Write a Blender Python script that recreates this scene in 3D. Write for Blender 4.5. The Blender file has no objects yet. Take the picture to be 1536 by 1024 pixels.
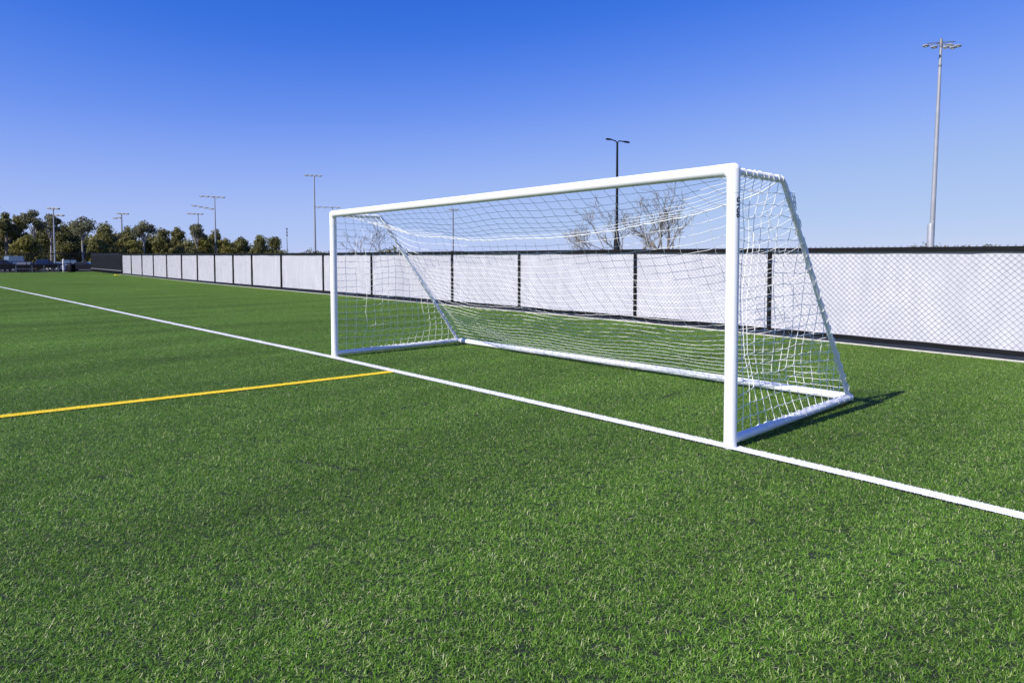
import bpy, math, random
import numpy as np
from mathutils import Vector, Matrix, noise as mnoise
random.seed(7)
R = math.radians
S = bpy.context.scene
COL = S.collection

# ------------------------------------------------------------------ camera
CAM = Vector((2.9331, -5.2589, 1.6303))
CR = Vector((0.673362, 0.739311, -0.001779))
CU = Vector((-0.031754, 0.031326, 0.999005))
CF = Vector((-0.738631, 0.672636, -0.044570))
FPX, PX, PY = 986.15, 768.0, 433.16
cd = bpy.data.cameras.new('camera')
cam = bpy.data.objects.new('camera', cd)
COL.objects.link(cam)
cam.matrix_world = Matrix(((CR.x, CU.x, -CF.x, CAM.x), (CR.y, CU.y, -CF.y, CAM.y), (CR.z, CU.z, -CF.z, CAM.z), (0, 0, 0, 1)))
cd.sensor_width = 36
cd.lens = FPX / 1536 * 36
cd.shift_y = -(512 - PY) / 1536
cd.clip_start = 0.05
cd.clip_end = 6000
S.camera = cam


def ray(px, py):
    return (CR * ((px - PX) / FPX) + CU * ((PY - py) / FPX) + CF)


def wid_at(px, dist):
    """depth used to turn image widths into metres"""
    return dist * FPX / math.hypot(FPX, px - PX)


def at(px, dist, py=390):
    """ground point seen in the direction of image column px, dist metres from the viewpoint"""
    d = ray(px, py); d.z = 0; d.normalize()
    return Vector((CAM.x + d.x * dist, CAM.y + d.y * dist, 0))


def top_z(py, px, dist):
    d = ray(px, py)
    return CAM.z + d.z / math.hypot(d.x, d.y) * dist


# ------------------------------------------------------------------ materials
def new_mat(name):
    m = bpy.data.materials.new(name); m.use_nodes = True
    nt = m.node_tree
    return m, nt, nt.nodes['Principled BSDF']


def simple(name, col, rough=0.6, metal=0.0, var=0.12, scale=6.0, bump=0.0, bscale=60.0, spec=0.5):
    m, nt, b = new_mat(name)
    N, L = nt.nodes, nt.links
    tc = N.new('ShaderNodeTexCoord')
    nz = N.new('ShaderNodeTexNoise'); nz.inputs['Scale'].default_value = scale; nz.inputs['Detail'].default_value = 6
    L.new(tc.outputs['Object'], nz.inputs['Vector'])
    rp = N.new('ShaderNodeValToRGB')
    lo = [max(0, c * (1 - var)) for c in col]; hi = [min(1, c * (1 + var)) for c in col]
    rp.color_ramp.elements[0].position = 0.3; rp.color_ramp.elements[1].position = 0.7
    rp.color_ramp.elements[0].color = (*lo, 1); rp.color_ramp.elements[1].color = (*hi, 1)
    L.new(nz.outputs['Fac'], rp.inputs['Fac'])
    L.new(rp.outputs['Color'], b.inputs['Base Color'])
    b.inputs['Roughness'].default_value = rough
    b.inputs['Metallic'].default_value = metal
    b.inputs['Specular IOR Level'].default_value = spec
    if bump:
        n2 = N.new('ShaderNodeTexNoise'); n2.inputs['Scale'].default_value = bscale; n2.inputs['Detail'].default_value = 4
        L.new(tc.outputs['Object'], n2.inputs['Vector'])
        bp = N.new('ShaderNodeBump'); bp.inputs['Strength'].default_value = bump; bp.inputs['Distance'].default_value = 0.01
        L.new(n2.outputs['Fac'], bp.inputs['Height']); L.new(bp.outputs['Normal'], b.inputs['Normal'])
    return m


def turf_mat(name, ramp, macro=True, rough=0.42, transl=0.25, spec=0.5):
    """blade material: colour per blade (attribute rnd) with broad pile variation over the pitch"""
    m, nt, b = new_mat(name)
    N, L = nt.nodes, nt.links
    at_ = N.new('ShaderNodeAttribute'); at_.attribute_name = 'rnd'
    rp = N.new('ShaderNodeValToRGB')
    while len(rp.color_ramp.elements) < len(ramp): rp.color_ramp.elements.new(0.5)
    for e, (p, c) in zip(rp.color_ramp.elements, ramp):
        e.position = p; e.color = (*c, 1)
    L.new(at_.outputs['Fac'], rp.inputs['Fac'])
    col = rp.outputs['Color']
    if macro:
        g = N.new('ShaderNodeNewGeometry')
        mp = N.new('ShaderNodeMapping'); mp.inputs['Scale'].default_value = (0.9, 0.16, 0.5)
        L.new(g.outputs['Position'], mp.inputs['Vector'])
        nz = N.new('ShaderNodeTexNoise'); nz.inputs['Scale'].default_value = 1.0; nz.inputs['Detail'].default_value = 5
        L.new(mp.outputs['Vector'], nz.inputs['Vector'])
        mr = N.new('ShaderNodeMapRange'); mr.inputs['From Min'].default_value = 0.3; mr.inputs['From Max'].default_value = 0.7
        mr.inputs['To Min'].default_value = 0.76; mr.inputs['To Max'].default_value = 1.24
        L.new(nz.outputs['Fac'], mr.inputs['Value'])
        hs = N.new('ShaderNodeHueSaturation')
        L.new(mr.outputs['Result'], hs.inputs['Value']); L.new(col, hs.inputs['Color'])
        col = hs.outputs['Color']
    L.new(col, b.inputs['Base Color'])
    b.inputs['Roughness'].default_value = rough
    b.inputs['Specular IOR Level'].default_value = spec
    tr = N.new('ShaderNodeBsdfTranslucent'); L.new(col, tr.inputs['Color'])
    mx = N.new('ShaderNodeMixShader'); mx.inputs['Fac'].default_value = transl
    L.new(b.outputs['BSDF'], mx.inputs[1]); L.new(tr.outputs['BSDF'], mx.inputs[2])
    L.new(mx.outputs['Shader'], N['Material Output'].inputs['Surface'])
    return m


def leaf_mat(name, ramp):
    m, nt, b = new_mat(name)
    N, L = nt.nodes, nt.links
    at_ = N.new('ShaderNodeAttribute'); at_.attribute_name = 'rnd'
    rp = N.new('ShaderNodeValToRGB')
    while len(rp.color_ramp.elements) < len(ramp): rp.color_ramp.elements.new(0.5)
    for e, (p, c) in zip(rp.color_ramp.elements, ramp):
        e.position = p; e.color = (*c, 1)
    L.new(at_.outputs['Fac'], rp.inputs['Fac'])
    L.new(rp.outputs['Color'], b.inputs['Base Color'])
    b.inputs['Roughness'].default_value = 0.6
    tr = N.new('ShaderNodeBsdfTranslucent'); L.new(rp.outputs['Color'], tr.inputs['Color'])
    mx = N.new('ShaderNodeMixShader'); mx.inputs['Fac'].default_value = 0.40
    L.new(b.outputs['BSDF'], mx.inputs[1]); L.new(tr.outputs['BSDF'], mx.inputs[2])
    L.new(mx.outputs['Shader'], N['Material Output'].inputs['Surface'])
    return m


M = {}
M['white_paint'] = simple('white_paint', (0.82, 0.82, 0.82), 0.38, var=0.02, scale=2.5, bump=0.02, bscale=30)
M['alu'] = simple('brushed_aluminium', (0.85, 0.85, 0.86), 0.45, metal=0.0, var=0.06)
M['net'] = simple('net_cord', (0.93, 0.92, 0.86), 0.7, var=0.03, scale=3)
M['black_paint'] = simple('black_paint', (0.006, 0.006, 0.0065), 0.5, var=0.2, spec=.25)
M['black_vinyl'] = simple('black_vinyl', (0.006, 0.006, 0.007), 0.6, var=0.3, scale=3, spec=.2)
M['wire'] = simple('coated_wire', (0.14, 0.142, 0.165), 0.5, var=0.15, spec=.3)
M['slate'] = simple('slate_board', (0.018, 0.023, 0.036), 0.7, var=0.25, scale=4, spec=.2)
M['dark_fabric'] = simple('dark_fabric', (0.008, 0.009, 0.012), 0.9, var=0.25, scale=1.2, bump=0.1, spec=.1)
M['kerb'] = simple('pale_concrete', (0.56, 0.53, 0.48), 0.9, var=0.15, scale=8, bump=0.2)
M['galv'] = simple('galvanised_steel', (0.33, 0.34, 0.37), 0.5, metal=0.2, var=0.1, scale=1.5)
M['galv_dark'] = simple('weathered_steel', (0.16, 0.17, 0.19), 0.55, metal=0.2, var=0.15)
M['lamp_body'] = simple('lamp_housing', (0.30, 0.30, 0.30), 0.5, metal=0.1, var=0.15)
M['bark'] = simple('pale_bark', (0.33, 0.29, 0.25), 0.9, var=0.25, scale=5, bump=0.3)
M['bark_dark'] = simple('grey_bark', (0.20, 0.165, 0.14), 0.9, var=0.3, scale=5, bump=0.3)
M['sand'] = simple('sandy_verge', (0.34, 0.30, 0.20), 0.95, var=0.25, scale=0.8, bump=0.3, bscale=8)
M['turf_base'] = simple('turf_infill', (0.010, 0.020, 0.006), 0.95, var=0.3, scale=40)
M['earth'] = simple('rough_ground', (0.085, 0.10, 0.045), 0.95, var=0.35, scale=0.15, bump=0.3, bscale=2)
M['asphalt'] = simple('asphalt', (0.06, 0.06, 0.062), 0.9, var=0.2, scale=2, bump=0.2)
M['glass'] = simple('vehicle_glass', (0.10, 0.14, 0.18), 0.08, var=0.1, spec=0.8)
M['tyre'] = simple('tyre_rubber', (0.015, 0.015, 0.015), 0.85)
M['steel_rim'] = simple('wheel_rim', (0.45, 0.45, 0.46), 0.35, metal=0.6)
M['tail_red'] = simple('red_lens', (0.35, 0.02, 0.02), 0.2)
M['head_clear'] = simple('clear_lens', (0.7, 0.72, 0.72), 0.15)
for k, c in dict(car_black=(0.015, 0.016, 0.02), car_white=(0.5, 0.51, 0.53), car_blue=(0.08, 0.12, 0.175), car_silver=(0.13, 0.14, 0.16), car_navy=(0.02, 0.035, 0.08)).items():
    M[k] = simple(k + '_paint', c, 0.25, var=0.03)
M['yellow_paint'] = simple('yellow_turf_paint', (0.88, 0.66, 0.03), 0.8, var=0.1, scale=30)
M['white_turf'] = simple('white_turf_base', (0.8, 0.8, 0.79), 0.9, var=0.08, scale=30)
M['blade'] = turf_mat('turf_blade', [(0.0, (0.036, 0.088, 0.010)), (0.4, (0.108, 0.252, 0.022)), (0.78, (0.215, 0.395, 0.045)), (0.93, (0.40, 0.51, 0.15)), (1.0, (0.72, 0.70, 0.42))], rough=.36, spec=.25, transl=.34)
M['blade_white'] = turf_mat('white_blade', [(0.0, (0.80, 0.80, 0.79)), (1.0, (0.9, 0.9, 0.89))], macro=False)
M['blade_yellow'] = turf_mat('yellow_blade', [(0.0, (0.90, 0.70, 0.03)), (1.0, (0.95, 0.80, 0.09))], macro=False)
M['bark_bare'] = simple('brown_grey_bark', (0.21, 0.185, 0.165), 0.9, var=0.3, scale=2, bump=0.3)
M['leaf_dark'] = leaf_mat('olive_leaf', [(0.0, (0.085, 0.088, 0.024)), (0.5, (0.165, 0.160, 0.045)), (1.0, (0.29, 0.265, 0.08))])
M['leaf_grey'] = leaf_mat('grey_green_leaf', [(0.0, (0.085, 0.090, 0.042)), (0.5, (0.165, 0.165, 0.08)), (1.0, (0.27, 0.26, 0.14))])
M['leaf_yellow'] = leaf_mat('yellow_green_leaf', [(0.0, (0.085, 0.085, 0.014)), (0.5, (0.19, 0.175, 0.03)), (1.0, (0.32, 0.28, 0.06))])


def screen_fabric():
    m, nt, b = new_mat('white_screen_fabric')
    N, L = nt.nodes, nt.links
    tc = N.new('ShaderNodeTexCoord')
    mp = N.new('ShaderNodeMapping'); mp.inputs['Scale'].default_value = (1.0, 1.0, 0.25)
    L.new(tc.outputs['Object'], mp.inputs['Vector'])
    nz = N.new('ShaderNodeTexNoise'); nz.inputs['Scale'].default_value = 3.5; nz.inputs['Detail'].default_value = 6
    L.new(mp.outputs['Vector'], nz.inputs['Vector'])
    rp = N.new('ShaderNodeValToRGB')
    rp.color_ramp.elements[0].position = 0.3; rp.color_ramp.elements[0].color = (0.50, 0.50, 0.555, 1)
    rp.color_ramp.elements[1].position = 0.7; rp.color_ramp.elements[1].color = (0.595, 0.595, 0.64, 1)
    L.new(nz.outputs['Fac'], rp.inputs['Fac']); L.new(rp.outputs['Color'], b.inputs['Base Color'])
    n2 = N.new('ShaderNodeTexNoise'); n2.inputs['Scale'].default_value = 2.2; n2.inputs['Detail'].default_value = 3
    L.new(mp.outputs['Vector'], n2.inputs['Vector'])
    bp = N.new('ShaderNodeBump'); bp.inputs['Strength'].default_value = 0.6; bp.inputs['Distance'].default_value = 0.07
    L.new(n2.outputs['Fac'], bp.inputs['Height']); L.new(bp.outputs['Normal'], b.inputs['Normal'])
    b.inputs['Roughness'].default_value = 0.85
    b.inputs['Specular IOR Level'].default_value = 0.2
    return m


M['screen'] = screen_fabric()


# ------------------------------------------------------------------ mesh builder
class MB:
    def __init__(self): self.v = []; self.f = []; self.a = []

    def quad(self, pts, rnd=None):
        n = len(self.v); self.v += [tuple(p) for p in pts]; self.f.append(tuple(range(n, n + len(pts))))
        if rnd is not None: self.a += [rnd] * len(pts)

    def box(self, c, s, rz=0.0, taper=1.0):
        n = len(self.v); cs, sn = math.cos(rz), math.sin(rz)
        for z in (-1, 1):
            t = taper if z > 0 else 1.0
            for x, y in ((-1, -1), (1, -1), (1, 1), (-1, 1)):
                X, Y = x * s[0] / 2 * t, y * s[1] / 2 * t
                self.v.append((c[0] + X * cs - Y * sn, c[1] + X * sn + Y * cs, c[2] + z * s[2] / 2))
        for q in ((0, 3, 2, 1), (4, 5, 6, 7), (0, 1, 5, 4), (1, 2, 6, 5), (2, 3, 7, 6), (3, 0, 4, 7)):
            self.f.append(tuple(n + i for i in q))

    def tube(self, path, rad, n=8, cap=True, flat=1.0):
        path = [Vector(p) for p in path]
        if not isinstance(rad, (list, tuple)): rad = [rad] * len(path)
        base = len(self.v); prev = None
        for i, p in enumerate(path):
            t = (path[min(i + 1, len(path) - 1)] - path[max(i - 1, 0)])
            if t.length < 1e-9: t = Vector((0, 0, 1))
            t.normalize()
            if prev is None:
                h = Vector((0, 0, 1)) if abs(t.z) < 0.9 else Vector((1, 0, 0))
                a = t.cross(h).normalized()
            else:
                a = (prev - t * prev.dot(t))
                a = a.normalized() if a.length > 1e-6 else t.orthogonal().normalized()
            prev = a; b = t.cross(a)
            for k in range(n):
                an = 2 * math.pi * k / n
                self.v.append(tuple(p + (a * math.cos(an) + b * math.sin(an) * flat) * rad[i]))
        for i in range(len(path) - 1):
            for k in range(n):
                self.f.append((base + i * n + k, base + i * n + (k + 1) % n, base + (i + 1) * n + (k + 1) % n, base + (i + 1) * n + k))
        if cap:
            self.f.append(tuple(base + k for k in reversed(range(n))))
            e = base + (len(path) - 1) * n
            self.f.append(tuple(e + k for k in range(n)))

    def ball(self, c, r, n=10, m=6, sz=(1, 1, 1)):
        c = Vector(c)
        pts = []
        base = len(self.v)
        self.v.append((c.x, c.y, c.z - r * sz[2]))
        for i in range(1, m):
            ph = -math.pi / 2 + math.pi * i / m
            for k in range(n):
                an = 2 * math.pi * k / n
                self.v.append((c.x + r * sz[0] * math.cos(ph) * math.cos(an), c.y + r * sz[1] * math.cos(ph) * math.sin(an), c.z + r * sz[2] * math.sin(ph)))
        self.v.append((c.x, c.y, c.z + r * sz[2])); top = len(self.v) - 1
        for k in range(n): self.f.append((base, base + 1 + (k + 1) % n, base + 1 + k))
        for i in range(m - 2):
            for k in range(n):
                a = base + 1 + i * n
                self.f.append((a + k, a + (k + 1) % n, a + n + (k + 1) % n, a + n + k))
        a = base + 1 + (m - 2) * n
        for k in range(n): self.f.append((a + k, a + (k + 1) % n, top))

    def build(self, name, mat, parent=None, smooth=True, bevel=0.0):
        me = bpy.data.meshes.new(name)
        me.from_pydata(self.v, [], self.f)
        if self.a:
            at_ = me.attributes.new('rnd', 'FLOAT', 'POINT'); at_.data.foreach_set('value', np.array(self.a, dtype=np.float32))
        me.materials.append(mat)
        if smooth:
            me.polygons.foreach_set('use_smooth', [True] * len(me.polygons))
            try: me.set_sharp_from_angle(angle=R(40))
            except Exception: pass
        me.update()
        o = bpy.data.objects.new(name, me); COL.objects.link(o)
        if parent: o.parent = parent
        if bevel:
            b = o.modifiers.new('bevel', 'BEVEL'); b.width = bevel; b.segments = 2
        return o


def empty(name, loc=(0, 0, 0), rz=0.0):
    o = bpy.data.objects.new(name, None); COL.objects.link(o)
    o.location = loc; o.rotation_euler = (0, 0, rz); o.empty_display_size = 0.2
    return o


def tag(o, label=None, cat=None, group=None, kind=None):
    if label: o['label'] = label
    if cat: o['category'] = cat
    if group: o['group'] = group
    if kind: o['kind'] = kind
    return o


def copy_tree(o, parent=None):
    c = o.copy(); COL.objects.link(c)
    if parent: c.parent = parent
    for ch in list(o.children): copy_tree(ch, c)
    return c


# ------------------------------------------------------------------ layout curves
FENCE = [(7.0, 6.9), (3.5, 7.45), (0.75, 7.85), (-3.9, 8.45), (-8, 8.78), (-16, 9.05), (-27, 9.42), (-43, 9.95), (-60, 10.95), (-85, 12.75), (-111.5, 14.2)]
FH = [(7.0, 1.80), (0.75, 1.83), (-3.9, 1.86), (-7.6, 1.89), (-16, 1.92), (-27, 1.97), (-43, 2.07), (-60, 2.19), (-85, 2.35), (-111.5, 2.62)]


def interp(tab, x):
    for (x0, y0), (x1, y1) in zip(tab, tab[1:]):
        if x >= x1: return y0 + (y1 - y0) * (x - x0) / (x1 - x0)
    return tab[-1][1]


def smooth_tab(tab, w):
    xs = np.arange(tab[0][0], tab[-1][0] - 1e-6, -0.5)
    ys = np.array([interp(tab, x) for x in xs])
    k = int(w / 0.5)
    yp = np.pad(ys, k, mode='reflect', reflect_type='odd')
    ys = np.convolve(yp, np.ones(2 * k + 1) / (2 * k + 1), 'valid')
    return [(float(a), float(b)) for a, b in zip(xs, ys)]


FENCE = smooth_tab(FENCE, 4)
fy = lambda x: interp(FENCE, x)
fh = lambda x: interp(FH, x)


def fence_x(px):
    """x of the fence point seen in image column px"""
    d = ray(px, 390); best = None
    lo, hi = -111.0, 6.5
    g = lambda x: (x - CAM.x) * d.y - (fy(x) - CAM.y) * d.x
    a = g(lo)
    for _ in range(60):
        m = (lo + hi) / 2
        if (g(m) > 0) == (a > 0): lo = m
        else: hi = m
    return lo


GOAL_LINE = [(-75, -2.6), (-47.3, -1.25), (-30, -0.72), (-16, -0.33), (-7.3, -0.05), (-5.2, -0.03), (-3, -0.01), (0, 0.0), (1.13, -0.018), (2.1, -0.055), (7, -0.25)]
YELLOW = [(-5.365, -0.098), (-5.5, -1.9), (-5.66, -3.4), (-5.79, -4.65), (-6.1, -8), (-6.5, -14)]
WL, WY = 0.13, 0.135

# ------------------------------------------------------------------ turf
Z0 = -0.026                                                     # carpet backing; blade tips reach about z = 0


def blade_arrays(n, rng, sx, sy, hscale=1.0, wid=0.0028, lean=(42, 92), pts=None, clump=False):
    """n bent tapering blades rooted in an sx by sy rectangle; returns verts, faces, rnd"""
    if pts is None:
        root = np.stack([(rng.random(n) - .5) * sx, (rng.random(n) - .5) * sy], 1)
    else: root = pts
    az = rng.random(n) * 2 * np.pi
    if clump:
        fx = np.zeros(n); fy_ = np.zeros(n); dens = np.zeros(n)
        for q in range(9):
            k = rng.normal(0, 1, 2); k *= 2 * np.pi / rng.uniform(.03, .10) / np.hypot(*k); ph = rng.uniform(0, 6.28)
            v = np.sin(root[:, :2] @ k + ph); a0 = rng.uniform(0, 6.28)
            fx += v * np.cos(a0); fy_ += v * np.sin(a0)
        cow = np.arctan2(fy_, fx)
        az = np.where(rng.random(n) < .5, cow + rng.normal(0, .6, n), az)
    le = np.radians(lean[0] + (lean[1] - lean[0]) * rng.random(n) ** 0.8)
    ln = (0.017 + 0.023 * rng.random(n)) * hscale
    bend = np.radians(rng.normal(6, 24, n)); twist = rng.normal(0, .75, n)
    w = wid * (0.7 + .6 * rng.random(n))
    T = 4; V = np.zeros((n, T, 2, 3))
    p = np.concatenate([root, np.zeros((n, 1))], 1)
    a = az.copy(); wt = [1, .95, .7, .12]
    seg = ln / 3
    for i in range(T):
        side = np.stack([-np.sin(a), np.cos(a), np.zeros(n)], 1)
        V[:, i, 0] = p + side * (w * wt[i] / 2)[:, None]
        V[:, i, 1] = p - side * (w * wt[i] / 2)[:, None]
        d = np.stack([np.sin(le) * np.cos(a), np.sin(le) * np.sin(a), np.cos(le)], 1)
        p = p + d * seg[:, None]
        p[:, 2] = np.maximum(p[:, 2], 0.004)
        le = np.clip(le + bend, 0.05, 1.75); a = a + twist
    base = np.arange(n)[:, None] * (2 * T)
    F = np.concatenate([base + np.array([2 * i, 2 * i + 1, 2 * i + 3, 2 * i + 2]) for i in range(T - 1)], 0)
    rnd = np.repeat(rng.random(n), 2 * T)
    return V.reshape(-1, 3), F, rnd


def np_mesh(name, V, F, rnd, mat):
    me = bpy.data.meshes.new(name)
    nv, nf = len(V), len(F)
    me.vertices.add(nv); me.vertices.foreach_set('co', V.astype(np.float32).ravel())
    me.loops.add(nf * 4); me.loops.foreach_set('vertex_index', F.astype(np.int32).ravel())
    me.polygons.add(nf); me.polygons.foreach_set('loop_start', (np.arange(nf) * 4).astype(np.int32))
    me.update(calc_edges=True)
    at_ = me.attributes.new('rnd', 'FLOAT', 'POINT'); at_.data.foreach_set('value', rnd.astype(np.float32))
    me.polygons.foreach_set('use_smooth', np.ones(nf, dtype=bool))
    me.materials.append(mat)
    return me


def line_dist(P, tab):
    best = np.full(len(P), 1e9)
    for (x0, y0), (x1, y1) in zip(tab, tab[1:]):
        d = np.array([x1 - x0, y1 - y0]); L2 = d @ d
        t = np.clip(((P - [x0, y0]) @ d) / L2, 0, 1)
        q = np.array([x0, y0]) + t[:, None] * d
        best = np.minimum(best, np.hypot(*(P - q).T))
    return best


fence_xs = np.array([a for a, b in FENCE])[::-1]; fence_ys = np.array([b for a, b in FENCE])[::-1]
rng = np.random.default_rng(11)
# seams and scuffs where the pile parts (they run roughly across the pitch)
CREASES = []
for k in range(60):
    x0 = rng.uniform(-16, 3.5); y0 = rng.uniform(-7, 7.5) if rng.random() < .75 else rng.uniform(-5, -1)
    ln = rng.uniform(.12, .8) * (1 if x0 > -3 else 1.8); an = R(90 + rng.normal(-42, 14))
    pts = []; x, y = x0, y0
    for s in range(5):
        pts.append((x, y)); x += math.cos(an) * ln / 4; y += math.sin(an) * ln / 4; an += rng.normal(0, .2)
    CREASES.append(pts)

for sx, y0, y1 in ((-8.9, -6.5, -.5), (-12.6, -8, -.6), (-3.2, -1.6, -.3), (-1.6, .4, 2.2), (-16.3, -8, -.6)):   # joins between turf rolls
    for q in range(int((y1 - y0) / .8)):
        if rng.random() < .75: CREASES.append([(sx - .012 * t * 8 + rng.normal(0, .012), y0 + q * .8 + t * .8) for t in (0, .25, .5, .75, 1)])

cells = {0: [], 1: [], 2: [], 3: []}
SZ = [0.5, 0.125, 0.0625, 0.03125]


def subdivide(P, lvl):
    """keep cells clear of markings; split those that touch one"""
    h = SZ[lvl] / 2
    dw = line_dist(P, GOAL_LINE); dy = line_dist(P, YELLOW)
    dc = np.full(len(P), 1e9)
    for c in CREASES:
        near = np.hypot(P[:, 0] - c[2][0], P[:, 1] - c[2][1]) < 1.6
        if near.any(): dc[near] = np.minimum(dc[near], line_dist(P[near], c))
    ok = P[:, 1] < np.interp(P[:, 0], fence_xs, fence_ys) - 0.085 - h
    reach = h * 1.42
    if lvl < 3:
        touch = (dw < WL / 2 + reach) | (dy < WY / 2 + reach) | (dc < .004 + reach) | (~ok & (P[:, 1] < np.interp(P[:, 0], fence_xs, fence_ys) + reach))
        cells[lvl].append(P[~touch & ok])
        T = P[touch]
        if len(T) == 0: return
        k = int(SZ[lvl] / SZ[lvl + 1])
        off = (np.arange(k) - (k - 1) / 2) * SZ[lvl + 1]
        ox, oy = np.meshgrid(off, off)
        Q = (T[:, None, :] + np.stack([ox.ravel(), oy.ravel()], 1)[None]).reshape(-1, 2)
        subdivide(Q, lvl + 1)
    else:
        drop = (dw < WL / 2 + .018) | (dy < WY / 2 + .018) | (~ok) | ((dc < .020) & (rng.random(len(P)) < .85))
        cells[lvl].append(P[~drop])


gx, gy = np.meshgrid(np.arange(-108.5, 8, .5), np.arange(-16, 14.5, .5))
G = np.stack([gx.ravel(), gy.ravel()], 1)
subdivide(G, 0)
proto_cols = []
for lvl in range(4):
    c = bpy.data.collections.new('turf_patches_%s' % ['large', 'middle', 'small', 'tiny'][lvl])
    nv = [16, 12, 16, 16][lvl]
    for k in range(nv):
        n = int(20000 * SZ[lvl] ** 2)
        pts = (rng.random((max(n, 9), 2)) - .5) * SZ[lvl]
        if lvl == 0:                                             # short partings in the pile
            keep = np.ones(len(pts), bool)
            for q in range(8):
                c0 = (rng.random(2) - .5) * SZ[0] * .9; an = R(47 + rng.normal(0, 16)); L_ = rng.uniform(.04, .16)
                d = np.array([math.cos(an), math.sin(an)]); r_ = pts - c0
                al = r_ @ d; ac = r_ @ np.array([-d[1], d[0]]) + .012 * np.sin(al * 40 + q)
                keep &= ~((np.abs(al) < L_) & (np.abs(ac) < rng.uniform(.006, .012) * (1 - (al / L_) ** 2).clip(0, 1)))
            pts = pts[keep]
        V, F, rn = blade_arrays(len(pts), rng, SZ[lvl], SZ[lvl], pts=pts, clump=True)
        me = np_mesh('turf_patch', V, F, rn, M['blade'])
        c.objects.link(bpy.data.objects.new('turf_patch', me))
    proto_cols.append(c)

P = [np.concatenate(cells[l]) for l in range(4)]
allp = np.concatenate([np.concatenate([p, np.full((len(p), 1), Z0)], 1) for p in P])
lv = np.concatenate([np.full(len(p), l) for l, p in enumerate(P)])
me = bpy.data.meshes.new('turf')
me.vertices.add(len(allp)); me.vertices.foreach_set('co', allp.astype(np.float32).ravel())
a_ = me.attributes.new('lvl', 'INT', 'POINT'); a_.data.foreach_set('value', lv.astype(np.int32))
turf = bpy.data.objects.new('turf', me); COL.objects.link(turf)
tag(turf, 'green artificial turf of short curled blades covering the pitch', 'turf', kind='stuff')
ng = bpy.data.node_groups.new('turf_scatter', 'GeometryNodeTree')
ng.interface.new_socket('Geometry', in_out='INPUT', socket_type='NodeSocketGeometry')
ng.interface.new_socket('Geometry', in_out='OUTPUT', socket_type='NodeSocketGeometry')
gi = ng.nodes.new('NodeGroupInput'); go = ng.nodes.new('NodeGroupOutput')
jn = ng.nodes.new('GeometryNodeJoinGeometry')
at_ = ng.nodes.new('GeometryNodeInputNamedAttribute'); at_.data_type = 'INT'; at_.inputs['Name'].default_value = 'lvl'
for l in range(4):
    cmp_ = ng.nodes.new('FunctionNodeCompare'); cmp_.data_type = 'INT'; cmp_.operation = 'EQUAL'
    ng.links.new(at_.outputs['Attribute'], [s for s in cmp_.inputs if s.type == 'INT'][0]); [s for s in cmp_.inputs if s.type == 'INT'][1].default_value = l
    ci = ng.nodes.new('GeometryNodeCollectionInfo'); ci.inputs['Collection'].default_value = proto_cols[l]
    ci.inputs['Separate Children'].default_value = True; ci.inputs['Reset Children'].default_value = True
    ip = ng.nodes.new('GeometryNodeInstanceOnPoints'); ip.inputs['Pick Instance'].default_value = True
    rv = ng.nodes.new('FunctionNodeRandomValue'); rv.data_type = 'INT'
    ints = [s for s in rv.inputs if s.type == 'INT' and s.name in ('Min', 'Max')]
    ints[0].default_value = 0; ints[1].default_value = 1; rv.inputs['Seed'].default_value = 5 + l
    ml = ng.nodes.new('ShaderNodeMath'); ml.operation = 'MULTIPLY'; ml.inputs[1].default_value = math.pi
    ng.links.new([s for s in rv.outputs if s.type == 'INT'][0], ml.inputs[0])
    cx = ng.nodes.new('ShaderNodeCombineXYZ'); ng.links.new(ml.outputs[0], cx.inputs['Z'])
    ng.links.new(cx.outputs[0], ip.inputs['Rotation'])
    r2 = ng.nodes.new('FunctionNodeRandomValue'); r2.data_type = 'INT'
    ints = [s for s in r2.inputs if s.type == 'INT' and s.name in ('Min', 'Max')]
    ints[0].default_value = 0; ints[1].default_value = 15; r2.inputs['Seed'].default_value = 25 + l
    ng.links.new([s for s in r2.outputs if s.type == 'INT'][0], ip.inputs['Instance Index'])
    ng.links.new(gi.outputs[0], ip.inputs['Points']); ng.links.new(cmp_.outputs[0], ip.inputs['Selection'])
    ng.links.new(ci.outputs[0], ip.inputs['Instance'])
    ng.links.new(ip.outputs[0], jn.inputs[0])
ng.links.new(jn.outputs[0], go.inputs[0])
mod = turf.modifiers.new('scatter', 'NODES'); mod.node_group = ng


def strip_mesh(tab, w, z, mb):
    pl, pr = [], []
    for i, (x, y) in enumerate(tab):
        a = Vector(tab[max(i - 1, 0)]); b = Vector(tab[min(i + 1, len(tab) - 1)])
        d = (b - a).normalized(); n = Vector((-d.y, d.x)) * w / 2
        pl.append((x + n.x, y + n.y, z)); pr.append((x - n.x, y - n.y, z))
    for i in range(len(tab) - 1): mb.quad([pr[i], pl[i], pl[i + 1], pr[i + 1]] if True else [])


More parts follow.
